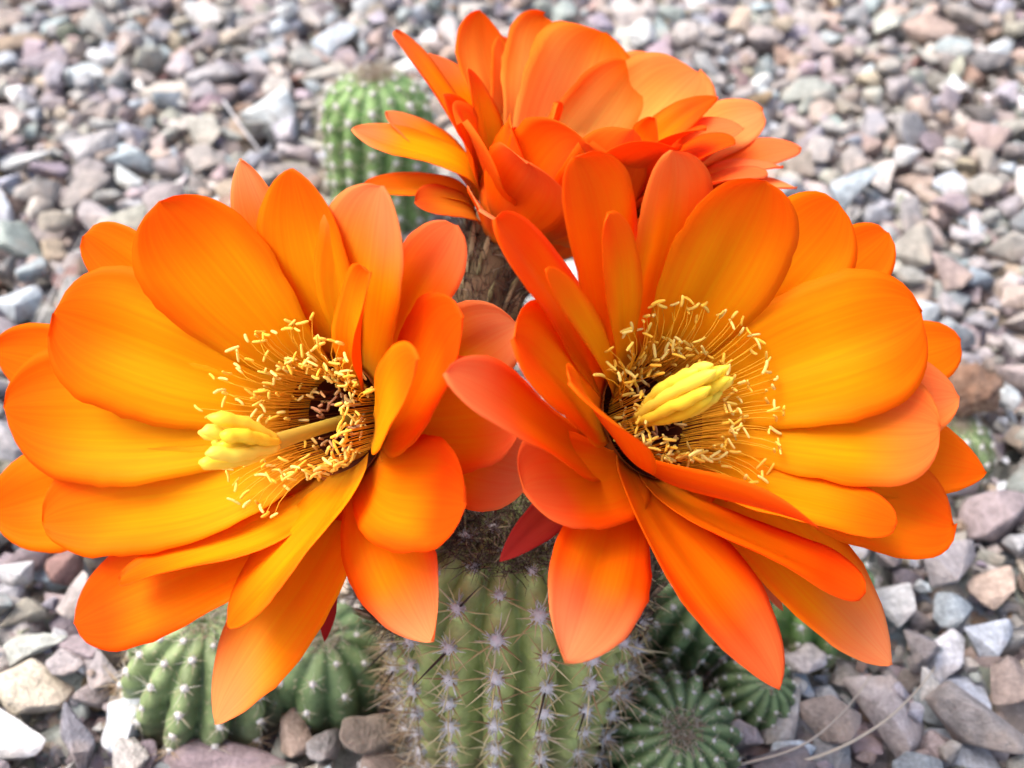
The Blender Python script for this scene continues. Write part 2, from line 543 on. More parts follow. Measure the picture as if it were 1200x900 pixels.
# ================================================================== CACTI
def wool_mesh(seed, size, hairs, col=(.80, .78, .80)):
    r = random.Random(seed)
    T = Tubes()
    # felted pad
    n = 7
    rings = [(1.0, -0.25), (0.95, 0.12), (0.6, 0.36), (0.0, 0.45)]
    b0 = len(T.v)
    for (rr, zz) in rings[:-1]:
        for k in range(n):
            a = 2 * math.pi * k / n
            q = rr * size * 0.55 * r.uniform(.85, 1.15)
            T.v.append(Vector((math.cos(a) * q, math.sin(a) * q, zz * size))); T.c.append(tuple(x * 0.9 for x in col))
    T.v.append(Vector((0, 0, rings[-1][1] * size))); T.c.append(col)
    for i in range(2):
        for k in range(n):
            T.f.append((b0 + i * n + k, b0 + i * n + (k + 1) % n, b0 + (i + 1) * n + (k + 1) % n, b0 + (i + 1) * n + k)); T.m.append(0)
    for k in range(n):
        T.f.append((b0 + 2 * n + k, b0 + 2 * n + (k + 1) % n, b0 + 3 * n)); T.m.append(0)
    for _ in range(hairs):
        a = r.uniform(0, 2 * math.pi); el = r.uniform(0.45, 1.5)
        d = Vector((math.cos(a) * math.cos(el), math.sin(a) * math.cos(el), math.sin(el)))
        p0 = Vector((math.cos(a), math.sin(a), 0)) * size * r.uniform(0, .45)
        L = size * r.uniform(.35, .80)
        j = Vector((r.gauss(0, .3), r.gauss(0, .3), r.gauss(0, .3))) * L
        g = r.uniform(.8, 1.1)
        T.add([p0, p0 + d * L * .5 + j * .4, p0 + d * L + j], [size * .055, size * .045, size * .012], 3, tuple(min(.9, x * g) for x in col))
    return T

def spine_mesh(seed, length, count, thick, cols, central=None, up=0.35):
    r = random.Random(seed)
    T = Tubes()
    for k in range(count):
        a = 2 * math.pi * (k + r.uniform(-.35, .35)) / count
        el = r.uniform(0.08, 0.08 + 2 * up)
        d = Vector((math.cos(a) * math.cos(el), math.sin(a) * math.cos(el), math.sin(el)))
        L = length * r.uniform(.45, 1.2)
        bend = Vector((r.gauss(0, .02), r.gauss(0, .02), r.gauss(0, .02))) * L
        c = cols[r.randrange(len(cols))]
        p0 = d * length * .04
        T.add([p0, p0 + d * L * .5 + bend, p0 + d * L], [thick, thick * .75, thick * .12], 4, c)
    if central:
        a = r.uniform(0, 2 * math.pi) if seed % 2 else r.uniform(4.3, 5.1)
        d = Vector((math.cos(a) * .7, math.sin(a) * .7, .7)).normalized()
        T.add([d * .001, d * length * .7, d * length * 1.45], [thick * 1.3, thick, thick * .15], 4, central)
    return T

def profile(R, H, flat=0.75):
    """list of (radius, height, normal radial, normal z) from the foot to the crown"""
    pts = []
    hd = min(R * flat, H * 0.7)
    for i in range(14):
        t = i / 13
        z = -0.008 + (H - hd + 0.008) * t
        pts.append((R * (0.86 + 0.14 * math.sin(min(1, t * 1.15) * math.pi / 2)), z))
    for i in range(1, 17):
        a = i / 16 * math.pi / 2
        rr = math.cos(a) ** 0.85 * R
        z = H - hd + hd * math.sin(a)
        if rr < 0.22 * R: z -= (0.22 * R - rr) * 0.35
        pts.append((max(rr, 1e-5), z))
    return pts

def cactus_stem(name, root, M, R, H, ribs, depth, col_c, col_v, col_low, twist=0.0, flat=0.75, spacing=0.013, seed=0, tub=0.03):
    prof = profile(R, H, flat)
    s = [0]
    for i in range(1, len(prof)):
        s.append(s[-1] + math.hypot(prof[i][0] - prof[i - 1][0], prof[i][1] - prof[i - 1][1]))
    S = s[-1]
    def at_s(q):
        for i in range(1, len(prof)):
            if q <= s[i]:
                t = (q - s[i - 1]) / (s[i] - s[i - 1])
                return (prof[i - 1][0] * (1 - t) + prof[i][0] * t, prof[i - 1][1] * (1 - t) + prof[i][1] * t)
        return prof[-1]
    seg = ribs * 8
    rows = int(S / 0.0016)
    V, C, F = [], [], []
    def wob(q): return 0.05 * noise.noise(Vector((q * 38, seed * 1.3, 0)))
    def surf(q, th, k=None):
        th = th - wob(q)
        r, z = at_s(q)
        ph = ribs * (th - twist * q / S) / 2
        crest = abs(math.cos(ph)) ** 0.75
        dd = depth * (0.35 + 0.65 * min(1, q / (0.25 * S)))
        rr = r * (1 - dd * (1 - crest))
        rib_no = round(ribs * (th - twist * q / S) / (2 * math.pi))
        bump = tub * R * math.cos(2 * math.pi * (S - q) / spacing + math.pi * (rib_no % 2)) * crest * min(1, r / (0.4 * R))
        rr += bump
        rr += R * 0.03 * noise.noise(Vector((math.cos(th) * 2, math.sin(th) * 2, q * 30 + seed)))
        return rr, z, crest
    for i in range(rows + 1):
        q = S * i / rows
        for k in range(seg):
            th = 2 * math.pi * k / seg
            rr, z, crest = surf(q, th)
            V.append(M @ Vector((rr * math.cos(th), rr * math.sin(th), z)))
            c = mixc(col_v, col_c, crest ** 1.6)  # valleys between ribs darkened: crevice shade put into the skin colour
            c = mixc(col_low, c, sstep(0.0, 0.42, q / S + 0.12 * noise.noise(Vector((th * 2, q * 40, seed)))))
            C.append(c)
    for i in range(rows):
        for k in range(seg):
            F.append((i * seg + k, i * seg + (k + 1) % seg, (i + 1) * seg + (k + 1) % seg, (i + 1) * seg + k))
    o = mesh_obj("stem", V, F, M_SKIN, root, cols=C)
    # areole places: on the rib crests, staggered
    pl = []
    for k in range(ribs):
        q = S - 0.012 - (spacing / 2 if k % 2 else 0)
        while q > 0.006:
            th = 2 * math.pi * k / ribs + twist * q / S
            th += wob(q)
            r0, z0, _ = surf(q, th); r1, z1, _ = surf(max(0, q - .003), th); r2, z2, _ = surf(min(S, q + .003), th)
            tx = Vector(((r2 - r1) * math.cos(th), (r2 - r1) * math.sin(th), z2 - z1)).normalized()
            si = Vector((-math.sin(th), math.cos(th), 0))
            nn = si.cross(tx).normalized()
            if nn.dot(Vector((math.cos(th), math.sin(th), 0.4))) < 0: nn = -nn
            si = tx.cross(nn)
            m = Matrix((si, tx, nn)).transposed().to_4x4()
            m.translation = Vector((r0 * math.cos(th), r0 * math.sin(th), z0))
            pl.append((M @ m, q / S))
            q -= spacing
    return o, pl

def crown_hair(root, M, R, z, count, length, cols, seed, spread=0.55, name="crown_wool"):
    r = random.Random(seed)
    T = Tubes()
    for _ in range(count):
        a = r.uniform(0, 2 * math.pi); q = math.sqrt(r.random()) * R * spread
        p = Vector((math.cos(a) * q, math.sin(a) * q, z - 0.35 * q * q / R - 0.001))
        d = Vector((math.cos(a) * .5 + r.gauss(0, .6), math.sin(a) * .5 + r.gauss(0, .6), r.uniform(.3, 1.0))).normalized()
        pts = [p]
        L = length * r.uniform(.5, 1.2)
        for i in range(4):
            d = (d + Vector((r.gauss(0, .5), r.gauss(0, .5), r.gauss(-.1, .4)))).normalized()
            p = p + d * L / 4
            pts.append(p)
        w = 0.00014 * r.uniform(.7, 1.4)
        T.add([M @ p for p in pts], [w, w, w * .9, w * .7, w * .2], 3, cols[r.randrange(len(cols))])
    o = T.build(name, M_HAIR, root)
    tag(o, kind="stuff")
    return o

def make_cactus(name, label, group, base, tilt, R, H, ribs, depth, cols, areole, spines, spacing, seed, twist=0.0, flat=0.75, tub=0.03, crown=(300, 0.006)):
    """tilt: direction of the stem's axis; areole = (size, hairs); spines = list of Tubes variants"""
    root = empty(name, base)
    tag(root, label, "cactus", group)
    x, y, z = frame(tilt)
    x = Vector((1, 0, 0)); y = z.cross(x).normalized(); x = y.cross(z)
    M = Matrix((x, y, z)).transposed().to_4x4()
    stem, pl = cactus_stem(name, root, M, R, H, ribs, depth, cols[0], cols[1], cols[2], twist, flat, spacing, seed, tub)
    return root, stem, pl, M

def instance_areoles(root, pl, wools, spns, rnd, scale=1.0, low=None):
    for (m, q) in pl:
        s = scale * rnd.uniform(.82, 1.15) * (1.0 if q < .8 else 0.8)
        w = bpy.data.objects.new("areole", wools[rnd.randrange(len(wools))])
        COL.objects.link(w); w.parent = root
        w.matrix_local = m @ Matrix.Rotation(rnd.uniform(-3.1, 3.1), 4, 'Z') @ Matrix.Scale(s, 4)
        sm = spns[rnd.randrange(len(spns))]
        if low is not None and q < low[1] + rnd.uniform(-.1, .1): sm = low[0][rnd.randrange(len(low[0]))]
        p = bpy.data.objects.new("spine_cluster", sm)
        COL.objects.link(p); p.parent = w
        p["kind"] = "stuff"

def mesh_of(T, name, mat):
    o = T.build(name, mat)
    me = o.data
    bpy.data.objects.remove(o)
    return me

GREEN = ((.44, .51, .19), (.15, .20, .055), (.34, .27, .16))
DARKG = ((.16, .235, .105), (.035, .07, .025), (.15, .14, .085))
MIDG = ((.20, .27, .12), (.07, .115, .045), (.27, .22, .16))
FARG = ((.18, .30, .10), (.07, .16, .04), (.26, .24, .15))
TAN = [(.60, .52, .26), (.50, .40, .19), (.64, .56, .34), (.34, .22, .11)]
OLD = [(.50, .37, .23), (.58, .45, .30), (.36, .24, .15), (.62, .52, .38)]
PALE = [(.66, .63, .54), (.55, .50, .38), (.48, .40, .27)]

big_wool = [mesh_of(wool_mesh(i, 0.0044, 60, (.86, .84, .86)), "areole", M_WOOL) for i in range(5)]
small_wool = [mesh_of(wool_mesh(20 + i, 0.0027, 18, (.86, .85, .85)), "areole", M_WOOL) for i in range(4)]
big_spines = [mesh_of(spine_mesh(i, 0.0108, 11, 0.00036, TAN, (.06, .035, .03) if i in (1, 4) else None), "spine_cluster", M_SPINE) for i in range(8)]
old_spines = [mesh_of(spine_mesh(30 + i, 0.0130, 16, 0.00028, OLD, None, 0.55), "spine_cluster", M_SPINE) for i in range(5)]
small_spines = [mesh_of(spine_mesh(50 + i, 0.0062, 9, 0.00015, PALE), "spine_cluster", M_SPINE) for i in range(5)]
far_spines = [mesh_of(spine_mesh(60 + i, 0.0075, 10, 0.00018, PALE), "spine_cluster", M_SPINE) for i in range(5)]

rnd = random.Random(3)
main, main_stem, pl, Mm = make_cactus("flowering_cactus", "stout ribbed green cactus with white areoles carrying three big orange flowers", None,
    (0, 0, 0), (0, 0.02, 1), 0.0435, 0.136, 18, 0.23, GREEN, None, None, 0.0140, 1, twist=0.10, flat=0.8, tub=0.050)
instance_areoles(main, pl, big_wool, big_spines, rnd, 1.0, (old_spines, 0.38))
crown_hair(main, Mm, 0.0435, 0.138, 2600, 0.010, [(.07, .045, .035), (.13, .09, .07), (.20, .15, .11), (.09, .06, .05), (.32, .26, .20)], 5, 0.62)

OFF = "small cactus offsets on the gravel"
def pup(name, label, base, tilt, R, H, ribs, depth, cols, spacing, seed, wools, spns, scale=1.0, twist=0.0, flat=0.8, low=None, hair=(220, .006), hairc=None, tub=0.02):
    root, stem, pl, M = make_cactus(name, label, OFF, base, tilt, R, H, ribs, depth, cols, None, None, spacing, seed, twist, flat, tub)
    instance_areoles(root, pl, wools, spns, random.Random(seed), scale, low)
    crown_hair(root, M, R, H + 0.0005, hair[0], hair[1], hairc or [(.45, .36, .28), (.34, .25, .19), (.6, .55, .48)], seed, 0.28)
    return root, M

low_spines = [mesh_of(spine_mesh(70 + i, 0.0085, 12, 0.00016, OLD, None, .5), "spine_cluster", M_SPINE) for i in range(4)]
pup("cactus_offset", "low ribbed green cactus offset with woolly white dots beside the rough pale blue stone", (-0.121, 0.014, 0.006), (0.10, 0.02, 1), 0.034, 0.050, 13, 0.26, MIDG, 0.0105, 11, small_wool, small_spines, 1.05, 0.35, 0.95, (low_spines, 0.35))
pup("cactus_offset", "smooth dark green cactus offset wedged between the low ribbed one and the flowering stem", (-0.074, 0.018, 0.004), (0.05, -0.1, 1), 0.024, 0.042, 10, 0.13, DARKG, 0.013, 12, small_wool, small_spines, 0.9, 0.2, 0.9, (low_spines, 0.3))
column, _ = pup("columnar_cactus", "upright columnar green cactus standing alone in the gravel behind the flowers", (-0.078, 0.335, 0.004), (0.0, 0.05, 1), 0.032, 0.112, 15, 0.16, FARG, 0.012, 13, small_wool, far_spines, 1.25, 0.15, 0.8, (low_spines, 0.2), (400, .01))
del column["group"]
pup("cactus_offset", "round dark green cactus offset showing its ribs radiating from a woolly crown", (0.058, -0.0115, 0.004), (0.05, -0.38, 1), 0.025, 0.050, 17, 0.22, DARKG, 0.0085, 14, small_wool, small_spines, 0.62, 0.1, 0.85, None, (320, .005))
pup("cactus_offset", "dark green cactus offset leaning on the flowering stem behind the round one", (0.066, 0.038, 0.004), (0.15, -0.15, 1), 0.022, 0.058, 12, 0.24, DARKG, 0.0105, 15, small_wool, small_spines, 0.9, 0.2, 0.85)
pup("cactus_offset", "tiny pale-dotted cactus offset at the edge of the clump beside the tall light grey stone", (0.092, 0.010, 0.006), (0.25, -0.3, 1), 0.016, 0.030, 13, 0.20, DARKG, 0.0062, 16, small_wool, small_spines, 0.55, 0.1, 0.85, None, (120, .003))
side, sideM = pup("cactus_offset", "small green cactus topped by a brown withered flower, out in the gravel", (0.214, 0.146, 0.002), (0.0, 0.0, 1), 0.023, 0.030, 13, 0.2, MIDG, 0.0095, 17, small_wool, small_spines, 0.95, 0.1, 0.9)
pale, paleM = pup("cactus_offset", "pale green cactus offset with a pink bud half hidden under the drooping petals", (0.130, 0.046, 0.004), (-0.1, 0.1, 1), 0.024, 0.044, 12, 0.2, FARG, 0.010, 18, small_wool, small_spines, 0.9, 0.1, 0.9)

# withered flower on the small cactus
def withered(root, M, p, s, seed):
    bm = bmesh.new()
    bmesh.ops.create_icosphere(bm, subdivisions=4, radius=1)
    for v in bm.verts:
        n = v.co.copy()
        k = 1 + 0.35 * noise.noise(n * 1.6 + Vector((seed, 0, 0))) + 0.22 * noise.noise(n * 4 + Vector((0, seed, 0))) + .08 * noise.noise(n * 10)
        v.co = Vector((n.x * s * k, n.y * s * .8 * k, n.z * s * .75 * k)) + Vector(p)
    me = bpy.data.meshes.new("withered_flower"); bm.to_mesh(me); bm.free()
    cols = np.ones((len(me.vertices), 4), dtype=np.float32)
    for i, v in enumerate(me.vertices):
        t = .5 + .5 * noise.noise(v.co * 130)
        cols[i, :3] = mixc((.20, .11, .07), (.36, .24, .18), t)
    a = me.color_attributes.new("col", 'FLOAT_COLOR', 'POINT'); a.data.foreach_set("color", cols.ravel())
    me.materials.append(M_HAIR)
    me.polygons.foreach_set("use_smooth", np.ones(len(me.polygons), dtype=bool))
    o = bpy.data.objects.new("withered_flower", me); COL.objects.link(o); o.parent = root
    T = Tubes(); r = random.Random(seed)
    for _ in range(260):
        d = Vector((r.gauss(0, 1), r.gauss(0, 1), r.gauss(.2, 1))).normalized()
        q = Vector(p) + Vector((d.x * s, d.y * s * .8, d.z * s * .75)) * .95
        j = Vector((r.gauss(0, .4), r.gauss(0, .4), r.gauss(0, .4)))
        T.add([q, q + (d + j) * s * .2, q + (d + 1.8 * j) * s * .35], [.0002, .00018, .00005], 3, (.30, .22, .17))
    h = T.build("withered_hair", M_HAIR, o); tag(h, kind="stuff")
    return o
withered(side, sideM, (0.006, 0.012, 0.040), 0.015, 4)

# ================================================================== FLOWERS
YEL = (.97, .46, .004)
ORG = (.97, .275, .002)
RED = (.95, .105, .002)
OUT = (.95, .185, .003)
SAL = (.95, .44, .18)
CRIM = (.42, .018, .028)

def petal(parent, C, Nn, tip, width, lay, rb=None, zb=None, a0=None, e=None, cup=0.16, roll=0.0, sharp=0.4, pink=0.0, red=0.0, az=None, seed=0, name="petal", crim=0.0, pale=0.0, vm=0.60, wbase=0.42):
    rb = {0: .0150, 1: .0170, 2: .0185, 3: .0165}[lay] if rb is None else rb
    zb = {0: -.006, 1: -.0085, 2: -.0115, 3: -.018}[lay] if zb is None else zb
    a0 = {0: 38, 1: 46, 2: 54, 3: 48}[lay] if a0 is None else a0
    e = {0: 24, 1: 14, 2: 2, 3: -12}[lay] if e is None else e
    d = tip - C
    rv = d - Nn * d.dot(Nn)
    rh = rv.normalized()
    if az is not None:
        q = Matrix.Rotation(R_(az), 3, Nn)
        rh = q @ rh
    P0 = C + Nn * zb + rh * rb
    L = (tip - P0).length
    d0 = Nn * math.cos(R_(a0)) + rh * math.sin(R_(a0))
    tr = (tip - P0); trh = (tr - Nn * tr.dot(Nn)).normalized()
    d1 = trh * math.cos(R_(e)) + Nn * math.sin(R_(e))
    # keep the end tangent close to the chord so that steep petals stay smooth
    d1 = (d1 + 0.9 * tr.normalized()).normalized()
    P1 = P0 + d0 * L * .34
    P2 = tip - d1 * L * .38
    r = random.Random(seed * 7 + 1)
    nu, nv = 13, 26
    vs = [1 - (1 - j / (nv - 1)) ** 1.35 for j in range(nv)]
    Wd = Nn.cross(rh).normalized()
    top, bot, ct, cb, uv = [], [], [], [], []
    ph1, ph2, ph3 = r.uniform(0, 6), r.uniform(0, 6), r.uniform(0, 6)
    if sharp < .3: vm = .68
    skew = r.uniform(-.13, .13)
    wav = r.uniform(.018, .055)
    fold = r.uniform(.012, .030)
    roll += r.gauss(0, 6)
    side_t = r.uniform(-.25, .25)
    width *= 1.10
    for j, v in enumerate(vs):
        p = bez(P0, P1, P2, tip, v)
        dv = 0.01
        T = (bez(P0, P1, P2, tip, min(1, v + dv)) - bez(P0, P1, P2, tip, max(0, v - dv))).normalized()
        W = (Wd - T * Wd.dot(T)).normalized()
        W = (Matrix.Rotation(R_(roll) * sstep(0.15, 0.9, v), 3, T) @ W)
        n = T.cross(W).normalized()
        if v < vm:
            t = v / vm
            w = wbase + (1 - wbase) * math.sin(t * math.pi / 2) ** 1.05
        else:
            t = (v - vm) / (1 - vm)
            w = max(0.0, 1 - t ** (2.9 - 1.1 * sharp)) ** (0.50 + 0.34 * sharp)
            w = max(w, 0.10 * (1 - t) ** .5)
            if j == nv - 1: w = 0.012
        w *= width
        cupv = cup * (1.15 - 0.45 * v)
        for i in range(nu):
            u = -1 + 2 * i / (nu - 1)
            uu = u
            edge = abs(u) ** 3
            off = cupv * (u * u) * w * .5
            off += wav * width * edge * math.sin(7 * v + ph1 + (2.2 if u > 0 else 0)) * sstep(.2, .6, v)
            off += fold * width * math.sin(6.5 * u + ph2 + 1.5 * v) * sstep(.1, .5, v) * (1 - .6 * v) * (1 - .8 * sstep(.8, 1, v))
            off += -0.025 * width * math.exp(-(u * 5) ** 2) * sstep(.1, .5, v) * (1 - sstep(.7, .95, v))          # shallow midrib channel
            jag = 1 + (0.045 * noise.noise(Vector((v * 9, ph3, 3 if u > 0 else -3))) + 0.03 * noise.noise(Vector((v * 26, ph3, 5 if u > 0 else -5)))) * edge
            q = p + W * (uu * w * .5 * jag + skew * w * v * v * .6) + n * off
            th = 0.00055 * (1 - .8 * edge) * (1 - .6 * v)
            top.append(q); bot.append(q - n * (th + .00008))
            uv.append((i / (nu - 1), v))
            k0 = .5 + .5 * noise.noise(Vector((u * 3.1 + seed, v * 5, 1.7 * seed)))
            # colours: the petal's own, yellow heart, orange blade, red-orange rim, rosy tips; the pale tint is backlight in the colour
            rim = max(sstep(.40, 1.0, abs(u + .3 * side_t)) * .85 * sstep(.15, .7, v), sstep(.58, 1.0, v + .06 * (k0 - .5)))
            k = .5 + .5 * noise.noise(Vector((u * 1.2 + seed, v * 2.3, 0.3 * seed)))
            c = mixc(YEL, ORG, min(1, .20 * k + .50 * sstep(.35, 1.0, v) * (.6 + .4 * k)))
            c = mixc((.80, .40, .02), c, sstep(.02, .25, v))
            c = mixc(c, RED, min(1, rim * (.62 + .30 * k) + red * .8))
            c = mixc(c, (.97, .52, .13), pale * (1 - rim))  # far petals lightened: glow of sky light through them, put into the colour
            c = mixc(c, SAL, pink * .85 * sstep(.62, .99, v + .16 * (k - .5)))
            c = mixc(c, CRIM, crim)
            ct.append(c)
            o_ = mixc(OUT, RED, .65 * k)
            o_ = mixc((.78, .26, .03), o_, sstep(0, .3, v))
            o_ = mixc(o_, SAL, min(.8, (.04 + .52 * pink) * sstep(.50, .98, v + .2 * (k - .5))))
            o_ = mixc(o_, CRIM, max(crim, .25 * math.exp(-(u * 4) ** 2)))
            cb.append(o_)
    nvt = len(top)
    F = []
    for j in range(nv - 1):
        for i in range(nu - 1):
            a = j * nu + i
            F.append((a, a + 1, a + nu + 1, a + nu))
            F.append((nvt + a, nvt + a + nu, nvt + a + nu + 1, nvt + a + 1))
    for j in range(nv - 1):
        a = j * nu
        F.append((a, a + nu, nvt + a + nu, nvt + a))
        b = j * nu + nu - 1
        F.append((b, nvt + b, nvt + b + nu, b + nu))
    for i in range(nu - 1):
        a = (nv - 1) * nu + i
        F.append((a, a + 1, nvt + a + 1, nvt + a))
        F.append((i, nvt + i, nvt + i + 1, i + 1))
    return mesh_obj(name, top + bot, F, M_PETAL, parent, cols=ct + cb, uvs=uv + uv)

def floral_tube(parent, pts, radii, seed, scale_cols, hair_n=900, name="floral_tube"):
    """pts: Bezier control points from the stem to the flower base"""
    r = random.Random(seed)
    V, C, F = [], [], []
    n, sides = 30, 20
    frames = []
    for i in range(n + 1):
        t = i / n
        p = bez(*pts, t)
        T = (bez(*pts, min(1, t + .01)) - bez(*pts, max(0, t - .01))).normalized()
        x, y, z = frame(T)
        rad = radii[0] * (1 - t) ** 2 + radii[1] * 2 * t * (1 - t) + radii[2] * t * t
        frames.append((p, x, y, z, rad))
        for k in range(sides):
            a = 2 * math.pi * k / sides
            q = rad * (1 + .05 * math.cos(5 * a + 12 * t))
            V.append(p + (x * math.cos(a) + y * math.sin(a)) * q)
            C.append(mixc((.10, .095, .045), (.15, .08, .05), .5 + .5 * noise.noise(V[-1] * 140)))
    for i in range(n):
        for k in range(sides):
            F.append((i * sides + k, i * sides + (k + 1) % sides, (i + 1) * sides + (k + 1) % sides, (i + 1) * sides + k))
    o = mesh_obj(name, V, F, M_TUBE, parent, cols=C)
    # pointed scales lying along the tube, and the dark hair in their axils
    T1, T2 = Tubes(), Tubes()
    sv, sf, sc = [], [], []
    for i in range(150):
        t = r.uniform(.05, .97); a = r.uniform(0, 2 * math.pi)
        p, x, y, z, rad = frames[int(t * n)]
        rd = (x * math.cos(a) + y * math.sin(a)); si = z.cross(rd)
        b = p + rd * rad * 1.0
        L = r.uniform(.007, .012); w = r.uniform(.0006, .0012)
        c = scale_cols[r.randrange(len(scale_cols))]
        k0 = len(sv)
        sv += [b - si * w, b + si * w, b + z * L * .5 + si * w * .9 + rd * .0012, b + z * L * .5 - si * w * .9 + rd * .0012, b + z * L + rd * .0042, b + z * L * .5 + rd * .0028]
        sf += [(k0, k0 + 1, k0 + 5), (k0 + 1, k0 + 2, k0 + 5), (k0 + 2, k0 + 4, k0 + 5), (k0 + 4, k0 + 3, k0 + 5), (k0 + 3, k0, k0 + 5)]
        sc += [mixc(c, (.10, .09, .05), .5)] * 2 + [c] * 4
    s = mesh_obj("tube_scales", sv, sf, M_TUBE, parent, cols=sc); tag(s, kind="stuff")
    for i in range(hair_n):
        t = r.uniform(.0, .95); a = r.uniform(0, 2 * math.pi)
        p, x, y, z, rad = frames[int(t * n)]
        rd = (x * math.cos(a) + y * math.sin(a))
        b = p + rd * rad
        L = r.uniform(.004, .011)
        d = (rd * r.uniform(.3, .9) + z * r.uniform(.2, 1.0) + Vector((r.gauss(0, .35), r.gauss(0, .35), r.gauss(0, .35)))).normalized()
        d2 = (d + Vector((r.gauss(0, .6), r.gauss(0, .6), r.gauss(0, .6)))).normalized()
        c = ((.07, .05, .045), (.16, .11, .09), (.28, .22, .18), (.42, .38, .34))[min(3, int(abs(r.gauss(0, 1.3))))]
        T2.add([b, b + d * L * .5, b + d * L * .5 + d2 * L * .5], [.00014, .00012, .00003], 3, c)
    h = T2.build("tube_hair", M_HAIR, parent); tag(h, kind="stuff")
    return o

def throat(parent, C, Nn):
    x, y, z = frame(Nn)
    V, Cc, F = [], [], []
    n, sides = 16, 28
    for i in range(n + 1):
        t = i / n
        rad = .0178 * (1 - t) ** .6 * .72 + .0050
        zz = -.006 - .040 * t
        for k in range(sides):
            a = 2 * math.pi * k / sides
            V.append(C + Nn * zz + (x * math.cos(a) + y * math.sin(a)) * rad)
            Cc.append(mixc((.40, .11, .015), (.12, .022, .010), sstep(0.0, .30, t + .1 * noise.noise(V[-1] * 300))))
    for i in range(n):
        for k in range(sides):
            F.append((i * sides + k, i * sides + (k + 1) % sides, (i + 1) * sides + (k + 1) % sides, (i + 1) * sides + k))
    F.append(tuple(n * sides + k for k in range(sides)))
    return mesh_obj("throat", V, F, M_TUBE, parent, cols=Cc)

def stamen(parent, base, mid, end, r, colF, colA, L=0.0037):
    T = Tubes()
    p1 = base + (mid - base) * 1.0
    pts = [base * (1 - t) ** 2 + p1 * 2 * t * (1 - t) + end * t * t for t in (0, .25, .5, .75, 1)]
    T.add(pts, [.00018, .00017, .00015, .00013, .00010], 4, colF, 0)
    d = Vector((r.gauss(0, 1), r.gauss(0, 1), r.gauss(0, 1))).normalized()
    L *= r.uniform(.7, 1.15)
    w = r.uniform(.00034, .00048)
    b = Vector((r.gauss(0, 1), r.gauss(0, 1), r.gauss(0, 1))) * L * .035
    T.add([end - d * L * .5, end - d * L * .42, end - d * L * .15 + b, end + d * L * .15 + b, end + d * L * .42, end + d * L * .5],
          [w * .4, w * .9, w, w, w * .85, w * .35], 6, colA, 0, True)
    return T.build("stamen", M_STAMEN, parent)

def stamens(parent, C, Nn, n_out, n_rim, n_in, seed, zout=.012, near=None):
    """near: direction in which steep petals crowd the ring, so that the outer series is missing there"""
    r = random.Random(seed)
    x, y, z = frame(Nn)
    CREAM = [(.97, .72, .13), (.97, .80, .24), (.97, .62, .07)]
    for i in range(n_out):
        a = 2 * math.pi * (i + r.uniform(-.5, .5)) / n_out
        rad = r.gauss(.0265, .0016)
        d = x * math.cos(a) + y * math.sin(a)
        if near is not None and d.dot(near) > .45: continue
        e = C + d * rad + Nn * (zout + r.gauss(0, .0022))
        b = C + d * .0150 + Nn * -.006
        m = C + d * .0185 + Nn * .010
        stamen(parent, b, m, e, r, (.95, .52, .03), CREAM[r.randrange(3)])
    for i in range(n_rim):
        a = 2 * math.pi * (i + r.uniform(-.5, .5)) / n_rim
        rad = r.gauss(.0172, .0020)
        d = x * math.cos(a) + y * math.sin(a)
        if near is not None and d.dot(near) > .35: rad = r.uniform(.0125, .0155)
        e = C + d * rad + Nn * (.0055 + r.gauss(0, .0030))
        b = C + d * .0125 + Nn * -.012
        m = C + d * .0135 + Nn * .001
        stamen(parent, b, m, e, r, (.92, .44, .03), CREAM[r.randrange(3)])
    for i in range(n_in):
        a = r.uniform(0, 2 * math.pi)
        rad = r.uniform(.004, .0145)
        d = x * math.cos(a) + y * math.sin(a)
        e = C + d * rad + Nn * (-.008 + .55 * (rad - .008) + r.gauss(0, .003))
        b = C + d * (.0095) + Nn * -.026
        m = C + d * (.0095) + Nn * -.014
        k = sstep(.005, .014, rad)
        stamen(parent, b, m, e, r, mixc((.16, .03, .015), (.50, .15, .03), k), mixc((.62, .30, .16), CREAM[r.randrange(3)], k), .0034)

def pistil(parent, C, Nn, neck, tipp, spread, lobes, seed, lw=.0019, swell=1.0):
    """style from the throat to the neck, then a bunch of stigma lobes towards tipp"""
    T = Tubes()
    b = C - Nn * .040
    p1 = b + Nn * .025
    pts = [b * (1 - t) ** 2 + p1 * 2 * t * (1 - t) + neck * t * t for t in [i / 10 for i in range(11)]]
    T.add(pts, [.0019] * 8 + [.0020, .0022, .0024], 10, (.55, .40, .06), 0)
    T.build("style", M_STIGMA, parent)
    ax = (tipp - neck); L = ax.length; ax.normalize()
    x, y, _ = frame(ax)
    r = random.Random(seed)
    for k in range(lobes):
        ring = 0 if k < lobes - 3 else 1
        a = 2 * math.pi * k / (lobes - 3) if not ring else 2 * math.pi * k / 3
        d = x * math.cos(a) + y * math.sin(a)
        q = (1.0 if not ring else .35)
        ll = L * r.uniform(.86, 1.08)
        T = Tubes()
        n = 12
        P, Rr = [], []
        for i in range(n + 1):
            t = i / n
            off = (.0010 + spread * math.sin(min(1, t * 1.35) * math.pi / 2) * (1 - .34 * max(0, t - .55) / .45 * swell)) * q
            P.append(neck + ax * (ll * t - .0015) + d * off + Vector((r.gauss(0, 1), r.gauss(0, 1), r.gauss(0, 1))) * .00018)
            Rr.append(lw * (.55 + .55 * math.sin(min(1, t * 1.5) * math.pi / 2)) * (1 if t < .82 else math.sqrt(max(.04, 1 - ((t - .82) / .18) ** 2))) * (1 + .06 * math.sin(t * 23 + k)))
        c = mixc((.95, .68, .035), (.96, .78, .11), r.random())
        T.add(P, Rr, 9, c, 0, True)
        T.build("stigma_lobe", M_STIGMA, parent)

